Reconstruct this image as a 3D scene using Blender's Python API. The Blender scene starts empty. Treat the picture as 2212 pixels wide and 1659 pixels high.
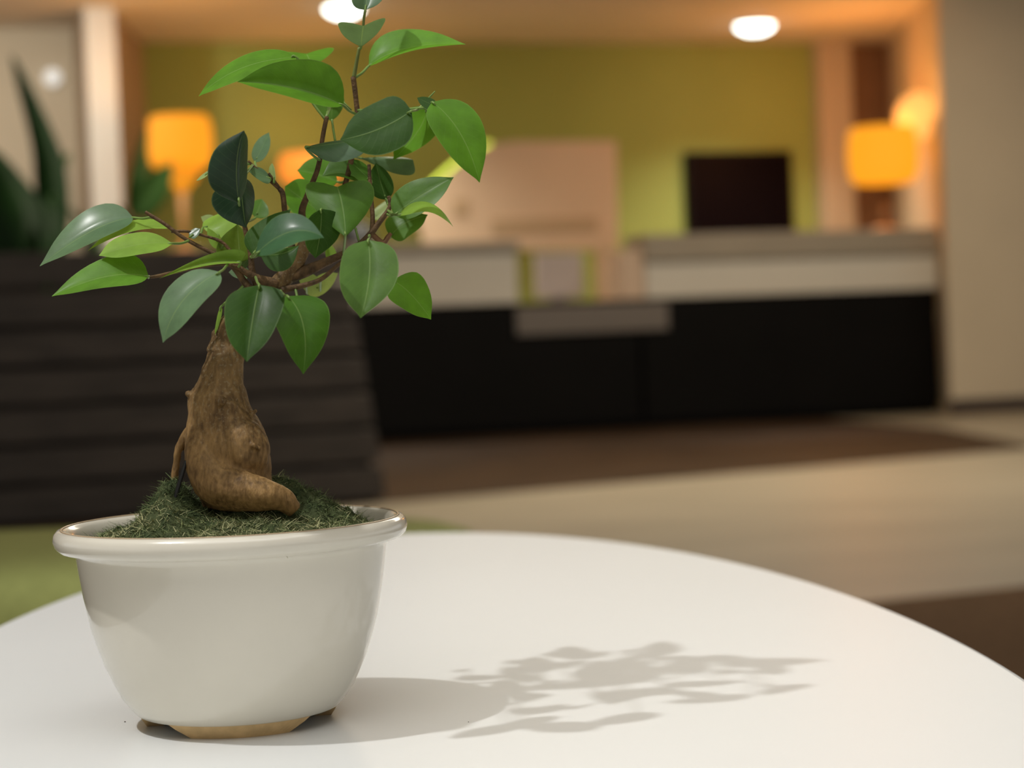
import bpy, bmesh, math, random
from mathutils import Vector, Matrix, noise
random.seed(7)
scn = bpy.context.scene
col = scn.collection

# ------------------------------------------------------------------ camera
F = 4400.0                      # focal length in pixels of the 2212 px wide frame
ROLL = math.radians(2.2)
PITCH = math.atan((829.5 - 712) / F)
CAMZ = 0.62
TZ = 0.465                      # table top height
FWD = Vector((0, math.cos(PITCH), -math.sin(PITCH)))
_up = Vector((0, math.sin(PITCH), math.cos(PITCH)))
XC = Vector((1, 0, 0)) * math.cos(ROLL) - _up * math.sin(ROLL)
YC = Vector((1, 0, 0)) * math.sin(ROLL) + _up * math.cos(ROLL)
C = Vector((0, 0, CAMZ))
cd = bpy.data.cameras.new('camera')
cam = bpy.data.objects.new('camera', cd); col.objects.link(cam)
cd.sensor_width = 36; cd.lens = 36 * F / 2212
cd.clip_start = 0.05; cd.clip_end = 60
cam.matrix_world = Matrix(((XC.x, YC.x, -FWD.x, C.x), (XC.y, YC.y, -FWD.y, C.y), (XC.z, YC.z, -FWD.z, C.z), (0, 0, 0, 1)))
cd.dof.use_dof = True
cd.dof.focus_distance = 0.81
cd.dof.aperture_fstop = 9.3
cd.dof.aperture_blades = 0
scn.camera = cam

# ------------------------------------------------------------------ exposure, world, large lights
scn.view_settings.view_transform = 'Standard'
scn.view_settings.look = 'None'
scn.view_settings.exposure = 0.0
scn.view_settings.gamma = 1.0
scn.view_settings.use_curve_mapping = False
scn.cycles.use_denoising = True
scn.cycles.max_bounces = 4
scn.cycles.diffuse_bounces = 3
scn.cycles.use_light_tree = True
scn.cycles.glossy_bounces = 2
scn.cycles.transmission_bounces = 2
scn.cycles.use_adaptive_sampling = True
scn.cycles.adaptive_threshold = 0.06
scn.cycles.caustics_reflective = False
scn.cycles.caustics_refractive = False
w = bpy.data.worlds.new('world'); scn.world = w; w.use_nodes = True
w.node_tree.nodes['Background'].inputs[0].default_value = (1.0, 0.975, 0.93, 1)
w.node_tree.nodes['Background'].inputs[1].default_value = 0.50

def lamp(kind, name, loc, target, power, color, size=0.1, **kw):
    l = bpy.data.lights.new(name, kind); l.energy = power; l.color = color
    if kind == 'AREA':
        l.shape = kw.get('shape', 'SQUARE'); l.size = size
        if 'sy' in kw: l.size_y = kw['sy']
    else:
        l.shadow_soft_size = size
    if kind == 'SPOT':
        l.spot_size = math.radians(kw.get('cone', 60)); l.spot_blend = kw.get('blend', 0.6)
    o = bpy.data.objects.new(name, l); col.objects.link(o); o.location = loc
    if target is not None:
        o.rotation_euler = (Vector(target) - Vector(loc)).to_track_quat('-Z', 'Y').to_euler()
    return o
# key downlight over the table, and two unseen area lights added as soft overhead fill
lamp('SPOT', 'table_downlight', (-1.02, 0.36, 2.55), (-0.03, 0.9, TZ), 112, (1, .985, .955), 0.03, cone=70, blend=.4)
lamp('AREA', 'lobby_overhead_fill', (0.1, 0.1, 2.57), (0.1, 0.1, 0), 30, (1, .985, .96), 2.2)
lamp('AREA', 'lobby_overhead_fill_far', (0.9, 8.0, 2.57), (0.9, 8.0, 0), 125, (1, .88, .70), 3.0)

# ------------------------------------------------------------------ pixel helpers (frame 2212 x 1659)
def ray(px, py):
    return FWD + XC * ((px - 1106) / F) - YC * ((py - 829.5) / F)
def onz(px, py, z):
    d = ray(px, py); return C + d * ((z - C.z) / d.z)
LA = math.radians(16.0)
U = Vector((math.cos(LA), math.sin(LA), 0)); N = Vector((-math.sin(LA), math.cos(LA), 0))
def lob(a, b, z): return U * a + N * b + Vector((0, 0, z))
def onb(px, py, b):
    d = ray(px, py); P = C + d * ((b - C.dot(N)) / d.dot(N)); return P
def az(px, py, b):
    P = onb(px, py, b); return P.dot(U), P.z
D0 = 0.83; K = D0 / F
def at(x, y, d=0.0):            # point of the bonsai: frame position and depth offset in units of 0.19 mm
    return C + ray(x, y) * (D0 + d * K)

# ------------------------------------------------------------------ materials
MATS = {}
def mat(name, c, rough=.5, spec=.5, metal=0, coat=0, coat_r=.05, emit=None, es=0, var=.0, vscale=8, bump=0, bscale=60, c2=None, stretch=(1, 1, 1), trans=0):
    if name in MATS: return MATS[name]
    m = bpy.data.materials.new(name); m.use_nodes = True; MATS[name] = m
    nt = m.node_tree; nd = nt.nodes; lk = nt.links
    p = nd['Principled BSDF']
    p.inputs['Base Color'].default_value = (*c, 1); p.inputs['Roughness'].default_value = rough
    p.inputs['Specular IOR Level'].default_value = spec; p.inputs['Metallic'].default_value = metal
    p.inputs['Coat Weight'].default_value = coat; p.inputs['Coat Roughness'].default_value = coat_r
    if emit:
        p.inputs['Emission Color'].default_value = (*emit, 1); p.inputs['Emission Strength'].default_value = es
    tc = nd.new('ShaderNodeTexCoord'); mp = nd.new('ShaderNodeMapping'); mp.inputs['Scale'].default_value = stretch
    lk.new(tc.outputs['Object'], mp.inputs['Vector'])
    if var or c2:
        nz = nd.new('ShaderNodeTexNoise'); nz.inputs['Scale'].default_value = vscale; nz.inputs['Detail'].default_value = 5
        lk.new(mp.outputs[0], nz.inputs['Vector'])
        rp = nd.new('ShaderNodeValToRGB')
        a = c2 if c2 else tuple(x * (1 - var) for x in c)
        b = c if c2 else tuple(min(1, x * (1 + var)) for x in c)
        rp.color_ramp.elements[0].color = (*a, 1); rp.color_ramp.elements[1].color = (*b, 1)
        rp.color_ramp.elements[0].position = .34; rp.color_ramp.elements[1].position = .66
        lk.new(nz.outputs['Fac'], rp.inputs[0]); lk.new(rp.outputs[0], p.inputs['Base Color'])
    if bump:
        n2 = nd.new('ShaderNodeTexNoise'); n2.inputs['Scale'].default_value = bscale; n2.inputs['Detail'].default_value = 6
        lk.new(mp.outputs[0], n2.inputs['Vector'])
        bp = nd.new('ShaderNodeBump'); bp.inputs['Strength'].default_value = bump; bp.inputs['Distance'].default_value = .002
        lk.new(n2.outputs['Fac'], bp.inputs['Height']); lk.new(bp.outputs[0], p.inputs['Normal'])
    return m

def leaf_material():
    m = bpy.data.materials.new('ficus_leaf'); m.use_nodes = True
    nt = m.node_tree; nd = nt.nodes; lk = nt.links
    p = nd['Principled BSDF']; out = nd['Material Output']
    oi = nd.new('ShaderNodeObjectInfo')
    uv = nd.new('ShaderNodeUVMap'); uv.uv_map = 'UVMap'
    sx = nd.new('ShaderNodeSeparateXYZ'); lk.new(uv.outputs[0], sx.inputs[0])
    def math_(op, a, b=None, c=None):
        n = nd.new('ShaderNodeMath'); n.operation = op
        for i, v in enumerate((a, b, c)):
            if v is None: continue
            if hasattr(v, 'links'): lk.new(v, n.inputs[i])
            else: n.inputs[i].default_value = v
        return n.outputs[0]
    u = math_('ABSOLUTE', math_('MULTIPLY_ADD', sx.outputs[0], 2.0, -1.0))
    rib = nd.new('ShaderNodeMapRange'); rib.inputs[1].default_value = .035; rib.inputs[2].default_value = .008
    lk.new(u, rib.inputs[0])
    edge = nd.new('ShaderNodeMapRange'); edge.inputs[1].default_value = .955; edge.inputs[2].default_value = 1.0
    lk.new(u, edge.inputs[0])
    # side veins: stripes that run from the midrib towards the tip
    ph = math_('MULTIPLY_ADD', u, -.30, sx.outputs[1])
    st = math_('ABSOLUTE', math_('SINE', math_('MULTIPLY', ph, 27.0)))
    vein = nd.new('ShaderNodeMapRange'); vein.inputs[1].default_value = .12; vein.inputs[2].default_value = 0.0
    lk.new(st, vein.inputs[0])
    lines = math_('MAXIMUM', math_('MAXIMUM', math_('MULTIPLY', rib.outputs[0], .36), math_('MULTIPLY', edge.outputs[0], .25)), math_('MULTIPLY', vein.outputs[0], .09))
    tc = nd.new('ShaderNodeTexCoord')
    nz = nd.new('ShaderNodeTexNoise'); nz.inputs['Scale'].default_value = 90; nz.inputs['Detail'].default_value = 4
    lk.new(tc.outputs['Object'], nz.inputs['Vector'])
    v = nd.new('ShaderNodeMapRange'); v.inputs[1].default_value = .3; v.inputs[2].default_value = .7; v.inputs[3].default_value = .8; v.inputs[4].default_value = 1.2
    lk.new(nz.outputs['Fac'], v.inputs[0])
    mu = nd.new('ShaderNodeVectorMath'); mu.operation = 'SCALE'; lk.new(oi.outputs['Color'], mu.inputs[0]); lk.new(v.outputs[0], mu.inputs['Scale'])
    mx = nd.new('ShaderNodeMix'); mx.data_type = 'RGBA'; lk.new(lines, mx.inputs['Factor'])
    lk.new(mu.outputs[0], mx.inputs[6]); mx.inputs[7].default_value = (.30, .45, .16, 1)
    lk.new(mx.outputs[2], p.inputs['Base Color'])
    p.inputs['Roughness'].default_value = .5; p.inputs['Specular IOR Level'].default_value = .2
    lk.new(oi.outputs['Alpha'], p.inputs['Coat Weight']); p.inputs['Coat Roughness'].default_value = .22
    n2 = nd.new('ShaderNodeTexNoise'); n2.inputs['Scale'].default_value = 400
    lk.new(tc.outputs['Object'], n2.inputs['Vector'])
    hh = math_('MULTIPLY_ADD', lines, -1.2, math_('MULTIPLY', n2.outputs['Fac'], .5))
    bp = nd.new('ShaderNodeBump'); bp.inputs['Strength'].default_value = .35; bp.inputs['Distance'].default_value = .0006
    lk.new(hh, bp.inputs['Height']); lk.new(bp.outputs[0], p.inputs['Normal'])
    tr = nd.new('ShaderNodeBsdfTranslucent')
    hs = nd.new('ShaderNodeMix'); hs.data_type = 'RGBA'; hs.blend_type = 'MULTIPLY'; hs.inputs['Factor'].default_value = 1
    lk.new(mx.outputs[2], hs.inputs[6]); hs.inputs[7].default_value = (1.6, 1.35, .7, 1)
    lk.new(hs.outputs[2], tr.inputs['Color'])
    ms = nd.new('ShaderNodeMixShader'); ms.inputs[0].default_value = .38
    lk.new(p.outputs[0], ms.inputs[1]); lk.new(tr.outputs[0], ms.inputs[2]); lk.new(ms.outputs[0], out.inputs['Surface'])
    return m

# ------------------------------------------------------------------ mesh helpers
class MB:
    def __init__(s): s.v = []; s.f = []; s.uv = {}
    def add(s, vs, fs):
        o = len(s.v); s.v += [Vector(x) for x in vs]; s.f += [tuple(i + o for i in f) for f in fs]
    def hexa(s, p):              # eight corners: 4 bottom ccw, 4 top ccw
        s.add(p, [(3, 2, 1, 0), (4, 5, 6, 7), (0, 1, 5, 4), (1, 2, 6, 5), (2, 3, 7, 6), (3, 0, 4, 7)])
    def lbox(s, a0, a1, b0, b1, z0, z1):
        s.hexa([lob(a0, b0, z0), lob(a1, b0, z0), lob(a1, b1, z0), lob(a0, b1, z0), lob(a0, b0, z1), lob(a1, b0, z1), lob(a1, b1, z1), lob(a0, b1, z1)])
    def box(s, x0, x1, y0, y1, z0, z1):
        s.hexa([(x0, y0, z0), (x1, y0, z0), (x1, y1, z0), (x0, y1, z0), (x0, y0, z1), (x1, y0, z1), (x1, y1, z1), (x0, y1, z1)])
    def lathe(s, prof, c, n=64, closed=False):
        vs = []; fs = []; m = len(prof)
        for r, z in prof:
            for i in range(n):
                t = 2 * math.pi * i / n; vs.append((c[0] + r * math.cos(t), c[1] + r * math.sin(t), c[2] + z))
        for j in range(m if closed else m - 1):
            for i in range(n):
                k = (i + 1) % n; j2 = (j + 1) % m
                fs.append((j * n + i, j * n + k, j2 * n + k, j2 * n + i))
        if not closed:
            if prof[0][0] > 1e-6: fs.append(tuple(range(n - 1, -1, -1)))
            if prof[-1][0] > 1e-6: fs.append(tuple((m - 1) * n + i for i in range(n)))
        s.add(vs, fs)
    def tube(s, pts, rad, n=10, sub=4, cap=True):
        P, R = smooth(pts, rad, sub)
        vs = []; fs = []; ref = None
        for i, p in enumerate(P):
            t = (P[min(i + 1, len(P) - 1)] - P[max(i - 1, 0)]).normalized()
            if ref is None:
                ref = t.orthogonal().normalized()
            ref = (ref - t * ref.dot(t)).normalized(); b = t.cross(ref)
            for k in range(n):
                a = 2 * math.pi * k / n; vs.append(p + (ref * math.cos(a) + b * math.sin(a)) * R[i])
        for i in range(len(P) - 1):
            for k in range(n):
                k2 = (k + 1) % n; fs.append((i * n + k, i * n + k2, (i + 1) * n + k2, (i + 1) * n + k))
        if cap:
            fs.append(tuple(range(n - 1, -1, -1))); fs.append(tuple((len(P) - 1) * n + k for k in range(n)))
        s.add(vs, fs)
    def ball(s, c, r, n=12, m=8, sc=(1, 1, 1)):
        pr = [(max(1e-5, math.sin(math.pi * j / m)) * r, -math.cos(math.pi * j / m) * r) for j in range(m + 1)]
        o = len(s.v); s.lathe(pr, (0, 0, 0), n)
        for i in range(o, len(s.v)):
            v = s.v[i]; s.v[i] = Vector((c[0] + v.x * sc[0], c[1] + v.y * sc[1], c[2] + v.z * sc[2]))
    def build(s, name, m, parent=None, origin=None, smooth_=False, bevel=0, seg=2, autosm=False):
        if origin is None:
            if parent is not None: origin = wloc(parent)
            else:
                n = len(s.v); lo = min(v.z for v in s.v)
                origin = Vector((sum(v.x for v in s.v) / n, sum(v.y for v in s.v) / n, lo))
        origin = Vector(origin)
        me = bpy.data.meshes.new(name)
        me.from_pydata([v - origin for v in s.v], [], s.f); me.update()
        bm = bmesh.new(); bm.from_mesh(me); bmesh.ops.recalc_face_normals(bm, faces=bm.faces); bm.to_mesh(me); bm.free()
        if smooth_ or bevel:
            for p in me.polygons: p.use_smooth = True
        o = bpy.data.objects.new(name, me); col.objects.link(o)
        if m is not None: me.materials.append(m)
        if parent is not None:
            o.parent = parent; o.location = origin - wloc(parent)
        else: o.location = origin
        if bevel:
            b = o.modifiers.new('bevel', 'BEVEL'); b.width = bevel; b.segments = seg; b.limit_method = 'ANGLE'; b.harden_normals = True
        return o
def wloc(o):
    l = Vector(o.location)
    while o.parent: o = o.parent; l += Vector(o.location)
    return l
def smooth(pts, rad, sub):
    P = [Vector(p) for p in pts]; out = []; ro = []
    if not isinstance(rad, (list, tuple)): rad = [rad] * len(P)
    for i in range(len(P) - 1):
        p0 = P[max(i - 1, 0)]; p1 = P[i]; p2 = P[i + 1]; p3 = P[min(i + 2, len(P) - 1)]
        for k in range(sub):
            t = k / sub
            out.append(.5 * ((2 * p1) + (p2 - p0) * t + (2 * p0 - 5 * p1 + 4 * p2 - p3) * t * t + (3 * p1 - p0 - 3 * p2 + p3) * t ** 3))
            ro.append(rad[i] + (rad[i + 1] - rad[i]) * t)
    out.append(P[-1]); ro.append(rad[-1])
    return out, ro
def tag(o, label=None, cat=None, group=None, kind=None):
    if label: o['label'] = label
    if cat: o['category'] = cat
    if group: o['group'] = group
    if kind: o['kind'] = kind
    return o
def empty(name, loc, label=None, cat=None, group=None):
    o = bpy.data.objects.new(name, None); col.objects.link(o); o.location = loc; o.empty_display_size = .05
    return tag(o, label, cat, group)

# ------------------------------------------------------------------ setting
M_beige = mat('beige_floor', (.31, .27, .20), .42, .3, var=.10, vscale=1.2, stretch=(1, 2.5, 1))
M_brown = mat('brown_floor', (.042, .024, .013), .6, .15, var=.25, vscale=2)
M_wall = mat('cream_paint', (.62, .52, .38), .7, .3, var=.03, vscale=2)
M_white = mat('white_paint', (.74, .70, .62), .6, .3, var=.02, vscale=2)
M_green = mat('olive_green_paint', (.36, .43, .12), .7, .25, var=.05, vscale=1)
M_ceil = mat('ceiling_paint', (.80, .70, .58), .8, .2, var=.02, vscale=2)
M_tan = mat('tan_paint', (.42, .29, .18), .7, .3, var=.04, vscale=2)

BW = 13.6                      # back wall
aL, _ = az(320, 250, BW); aR, _ = az(1930, 250, BW)
CZ = (az(500, 76, BW)[1] + az(1400, 108, BW)[1]) / 2
g = MB(); g.box(-9, 9, -4, 20, -.06, 0); tag(g.build('floor', M_beige), kind='structure')
# dark brown floor band in front of the desk, and brown carpet nearer by
p0 = onz(760, 1093, 0); p1 = onz(2030, 985, 0); dd = (p1 - p0).normalized(); nn = Vector((-dd.y, dd.x, 0))
g = MB(); q0 = p0 - dd * 4; q1 = p1 + dd * 0.6
pil0 = onz(2050, 925, 0)
def slab(pts, z0, z1):
    n = len(pts); g = MB()
    g.add([(p[0], p[1], z0) for p in pts] + [(p[0], p[1], z1) for p in pts],
          [tuple(range(n - 1, -1, -1)), tuple(range(n, 2 * n))] + [(i, (i + 1) % n, (i + 1) % n + n, i + n) for i in range(n)])
    return g
q2 = lob(8, 11.6, 0); q3 = lob(-7, 11.6, 0)
tag(slab([q0, q1, pil0 + Vector((-.05, -.02, 0)), lob(pil0.dot(U), 11.6, 0), q3], 0, .004).build('trim_1', M_brown), kind='structure')
b0 = onz(1880, 1306, 0); b1 = onz(2212, 1272, 0); e = (b1 - b0).normalized()
tag(slab([b0 - e * 1.1, b0 - e * .05, b1 + e * 3, b1 + e * 3 + Vector((0, -3.6, 0)), b0 - e * 1.1 + Vector((0, -3.2, 0))], 0, .006).build('trim_2', mat('brown_carpet', (.16, .095, .05), .95, .1, var=.2, vscale=60, bump=.5, bscale=300)), kind='structure')
g = MB(); g.lbox(-9, 12, -4, BW + 1.5, CZ, CZ + .1); tag(g.build('ceiling', M_ceil), kind='structure')
g = MB(); g.lbox(aL - .3, aR + .02, BW, BW + .15, 0, CZ); tag(g.build('wall_back', M_green), kind='structure')
# white pier left of the green wall, its right flank tan
pb = 12.2
pa0, _ = az(192, 250, pb); pa1, _ = az(256, 250, pb)
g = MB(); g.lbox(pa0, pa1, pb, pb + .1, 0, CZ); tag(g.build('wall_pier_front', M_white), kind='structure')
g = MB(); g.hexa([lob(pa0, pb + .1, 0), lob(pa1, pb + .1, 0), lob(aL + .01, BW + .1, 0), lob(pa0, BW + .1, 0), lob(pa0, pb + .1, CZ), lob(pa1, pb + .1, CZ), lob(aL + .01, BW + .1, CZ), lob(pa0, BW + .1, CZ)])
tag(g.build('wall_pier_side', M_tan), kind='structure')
# left wall of the side area
g = MB(); a9, z9 = az(100, 48, 13.0); g.lbox(-9, pa0 - .005, 13.0, 13.15, 0, CZ); tag(g.build('wall_left', M_wall), kind='structure')
a0, z1_ = az(186, 262, 12.95); a1, z0_ = az(205, 445, 12.95)
g = MB(); g.lbox(a0, a1, 12.9, 12.99, 0, z1_); tag(g.build('trim_3', mat('dark_frame', (.09, .065, .07), .5)), kind='structure')
# right end: cream pier, brown recess, glowing return wall, big pillar
pc0, _ = az(1772, 250, BW - .12); pc1, _ = az(1842, 250, BW - .12)
g = MB(); g.lbox(pc0, pc1, BW - .12, BW, 0, CZ); tag(g.build('trim_4', M_wall), kind='structure')
pd1, _ = az(1936, 250, BW - .04)
g = MB(); g.lbox(pc1, pd1, BW - .04, BW, 0, CZ - .01); tag(g.build('door_1', mat('brown_door', (.23, .13, .07), .6, var=.1, vscale=3)), kind='structure')
PF = 11.2
pp, _ = az(2040, 400, PF)
tag((lambda g: (g.lbox(pp, pp + 4, PF, PF + .02, 0, CZ), g)[1])(MB()).build('wall_right', M_wall), kind='structure')
g = MB(); g.hexa([lob(pp, PF + .02, 0), lob(pp + .4, PF + .02, 0), lob(aR + .4, BW + .1, 0), lob(aR, BW + .1, 0), lob(pp, PF + .02, CZ), lob(pp + .4, PF + .02, CZ), lob(aR + .4, BW + .1, CZ), lob(aR, BW + .1, CZ)])
tag(g.build('wall_return', M_wall), kind='structure')
g = MB(); g.lbox(pp - .015, pp + 4, PF - .02, PF - .001, 0, .09); tag(g.build('baseboard_right', mat('dark_baseboard', (.05, .03, .018), .4)), kind='structure')

# ------------------------------------------------------------------ reception desk
DB = 11.44
M_black = mat('black_laminate', (.004, .0035, .003), .55, .1, var=.15, vscale=3)
M_ledge = mat('desk_ledge_shade_grey', (.34, .29, .22), .5, .4, var=.04, vscale=4)  # grey-tan holds the shading along the ledge's upper edge
M_dwhite = mat('desk_cream_panel', (.66, .61, .52), .5, .4, var=.02, vscale=4)
da0, zt = az(740, 650, DB); da1, zt2 = az(2024, 637, DB); dz = (zt + az(1400, 647, DB)[1] + zt2) / 3
seam, _ = az(1388, 800, DB)
desk = empty('reception_desk', lob((da0 + da1) / 2, DB + .3, 0), 'long black-fronted reception desk with raised cream ledges before the green wall', 'reception desk')
dm = da0 - 2.2
g = MB(); g.lbox(dm, da1, DB + .05, DB + .7, 0, .08); g.build('plinth', M_black, desk)
for x0, x1 in ((dm, da0 + .02), (da0 + .035, seam - .012), (seam + .012, da1)):
    g = MB(); g.lbox(x0, x1, DB, DB + .05, .05, dz); g.build('front_panel', M_black, desk, bevel=.004)
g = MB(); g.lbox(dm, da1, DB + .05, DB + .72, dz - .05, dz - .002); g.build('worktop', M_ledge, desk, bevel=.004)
g = MB(); g.lbox(dm, da1, DB + .68, DB + .72, .08, dz - .05); g.build('back_panel', M_black, desk)
zl0 = az(1000, 545, DB)[1]; zl1 = az(1000, 524, DB)[1]
zr0 = az(1700, 556, DB)[1]; zr1 = az(1700, 500, DB)[1]
xa, _ = az(1117, 600, DB); xb, _ = az(1342, 600, DB); xc_, _ = az(1394, 600, DB)
g = MB(); g.lbox(dm, xa, DB - .01, DB + .28, dz, zl0); g.build('ledge_front', M_dwhite, desk, bevel=.006)
g = MB(); g.lbox(dm, xa + .01, DB - .05, DB + .34, zl0, zl1); g.build('ledge_top_shaded', M_ledge, desk, bevel=.008)
g = MB(); g.lbox(xc_, da1, DB - .01, DB + .28, dz, zr0); g.build('ledge_front', M_dwhite, desk, bevel=.006)
g = MB(); g.lbox(xc_ - .01, da1, DB - .05, DB + .34, zr0, zr1); g.build('ledge_top_shaded', M_ledge, desk, bevel=.008)
g = MB(); g.lbox(xb, xc_ - .005, DB, DB + .28, dz, az(1700, 530, DB)[1]); g.build('ledge_end', mat('desk_end_warm_lit', (.66, .48, .34), .5), desk, bevel=.006)  # peach colour holds the warm light falling on this end panel
pa, pz1 = az(1112, 664, DB); pb_, pz0 = az(1442, 712, DB)
g = MB(); g.lbox(pa, pb_, DB - .03, DB - .001, pz0, pz1); g.build('name_plate', mat('grey_plate', (.16, .135, .115), .5), desk, bevel=.008)

# things on the desk
def desk_thing(name, x0, x1, y0, y1, b, depth, m, label, cat, z0=None):
    a0, zz1 = az(x0, y0, b); a1, zz0 = az(x1, y1, b)
    return a0, a1, (zz0 if z0 is None else z0), zz1
a0, a1, z0, z1 = desk_thing('m', 1156, 1262, 548, 640, DB + .42, .05, None, '', '', dz)
mon = empty('computer_monitor', lob((a0 + a1) / 2, DB + .45, dz), 'pale grey computer monitor seen from behind in the desk gap', 'monitor')
g = MB(); g.lbox(a0, a1, DB + .42, DB + .46, z0 + .03, z1); g.build('housing', mat('pale_grey_plastic', (.52, .46, .45), .5), mon, bevel=.01)
g = MB(); am = (a0 + a1) / 2; g.lbox(am - .04, am + .04, DB + .44, DB + .47, z0 + .01, z0 + .12); g.build('neck', mat('purple_grey_plastic', (.20, .16, .18), .5), mon, bevel=.006)
g = MB(); g.lbox(am - .10, am + .10, DB + .36, DB + .52, z0, z0 + .012); g.build('foot', MATS['purple_grey_plastic'], mon, bevel=.004)
a0, a1, z0, z1 = desk_thing('t', 735, 802, 468, 520, DB + .2, .1, None, '', '', zl1)
ph = empty('desk_telephone', lob((a0 + a1) / 2, DB + .15, zl1), 'black desk telephone on the ledge behind the bonsai leaves', 'telephone')
g = MB(); g.hexa([lob(a0, DB + .06, zl1), lob(a1, DB + .06, zl1), lob(a1, DB + .24, zl1), lob(a0, DB + .24, zl1), lob(a0, DB + .06, zl1 + .04), lob(a1, DB + .06, zl1 + .04), lob(a1, DB + .24, z1 - .03), lob(a0, DB + .24, z1 - .03)])
g.build('body', M_black, ph, bevel=.006)
g = MB(); g.lbox(a0 + .01, a0 + .06, DB + .08, DB + .26, z1 - .045, z1 - .005); g.build('handset', M_black, ph, bevel=.01)

# television on the green wall
a0, z1 = az(1481, 328, BW - .06); a1, z0 = az(1717, 506, BW - .06)
tv = empty('television', lob((a0 + a1) / 2, BW - .04, z0), 'black flat television on the green wall above the desk', 'television')
g = MB(); g.lbox(a0, a1, BW - .06, BW - .005, z0, z1); g.build('frame', mat('black_plastic', (.008, .005, .006), .5, .1), tv, bevel=.006)
g = MB(); g.lbox(a0 + .03, a1 - .03, BW - .064, BW - .059, z0 + .03, z1 - .03); g.build('screen', mat('dark_screen', (.004, .002, .003), .4, .04), tv)

# tan sign panel with a swept left corner
SB = 12.6
pts = [(920, 540), (905, 470), (925, 425), (965, 385), (1010, 345), (1060, 312), (1110, 305), (1332, 304), (1336, 540)]
sp = [onb(x, y, SB) for x, y in pts]; zb = min(p.z for p in sp)
sign = empty('sign_panel', onb(1150, 540, SB), 'tan sign panel with a swept corner, standing behind the desk gap', 'panel')
n = len(sp); g = MB(); th = N * .07
g.add(sp + [p + th for p in sp], [tuple(range(n)), tuple(range(2 * n - 1, n - 1, -1))] + [(i, (i + 1) % n, (i + 1) % n + n, i + n) for i in range(n)])
M_sign = mat('sign_tan', (.80, .60, .42), .6, .3, var=.03, vscale=2)
g.build('board', M_sign, sign, bevel=.006)
g = MB(); a0, z1 = az(1062, 474, SB - .01); a1, z0 = az(1292, 500, SB - .01); g.lbox(a0, a1, SB - .012, SB - .001, z0, z1); g.build('lettering_band', mat('sign_brown', (.56, .40, .24), .6), sign, bevel=.004)
g = MB(); a0, z1 = az(978, 430, SB - .01); a1, z0 = az(1012, 466, SB - .01); g.lbox(a0, a1, SB - .012, SB - .001, z0, z1); g.build('emblem', MATS['sign_brown'], sign, bevel=.004)
# base stand of the panel, hidden by the desk
a0, _ = az(960, 540, SB); a1, _ = az(1300, 540, SB)
for aa in (a0, a1): 
    g = MB(); g.lbox(aa - .03, aa + .03, SB, SB + .07, 0, zb + .02); g.build('post', M_sign, sign)
# lime light tube along the back of the swept corner
g = MB(); tp = [onb(x, y, SB + .11) for x, y in [(893, 465), (912, 421), (955, 378), (1003, 339), (1058, 309)]]
g.tube(tp, .012, 8, 5); g.build('light_tube', mat('lime_tube', (.6, .8, .1), .5, emit=(.75, .95, .10), es=1.6), sign, smooth_=True)

# ------------------------------------------------------------------ lamps
def lampshade(name, px, ytop, ybot, halfw, b, zbase, label, cold, es, power, neck=True):
    P = onb(px, (ytop + ybot) / 2, b); zt_ = onb(px, ytop, b).z; zb_ = onb(px, ybot, b).z
    r = halfw * (P - C).length / F; h = zt_ - zb_
    root = empty(name, (P.x, P.y, zbase), label, 'lamp')
    m = mat('shade_' + name + str(int(px)), (.30, .13, .03), .7, .1, emit=cold, es=es)
    g = MB()
    out = [(r * .80, 0), (r * .95, h * .12), (r, h * .35), (r, h * .65), (r * .95, h * .9), (r * .86, h)]
    inn = [(x - .006, z) for x, z in reversed(out)]
    g.lathe(out + inn, (P.x, P.y, zb_), 40, closed=True); g.build('shade', m, root, smooth_=True)
    if neck:
     g = MB(); g.lathe([(.022, -.15), (.045, -.11), (.085, -.07), (.098, -.02), (.10, .01)], (P.x, P.y, zb_), 24)
     g.build('neck', mat('neck_' + str(int(px)), (.3, .13, .03), .6, .1, emit=cold, es=es * .75), root, smooth_=True)
    g = MB(); g.lathe([(.013, zbase + .02 - zb_), (.017, -.3), (.024, -.14)], (P.x, P.y, zb_), 20)
    g.build('stem', mat('lamp_stem', (.80, .42, .16), .45, var=.03, vscale=9) if neck else mat('lamp_stem_brown', (.25, .15, .08), .5), root, smooth_=True)
    g = MB(); g.lathe([(.09, 0), (.09, .012), (.05, .022), (.012, .03)], (P.x, P.y, zbase), 28); g.build('base', MATS['lamp_stem'], root, smooth_=True)
    g = MB(); g.ball((P.x, P.y, zb_ + h * .55), .035); g.build('bulb', mat('bulb', (1, .9, .7), .5, emit=(1, .62, .25), es=4), root, smooth_=True)
    lamp('POINT', name + '_light', (P.x, P.y, zt_ - h * .15), None, power, (1, .50, .14), .05)
    return root
lampshade('table_lamp', 389, 252, 362, 68, 11.62, zl1, 'lit orange table lamp standing left of the bonsai crown', (1, .34, .012), 1.05, 11)
lampshade('table_lamp', 1907, 275, 396, 74, 11.62, zr1, 'lit orange table lamp on the right end of the desk', (1, .36, .012), 1.05, 9, neck=False)
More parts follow.
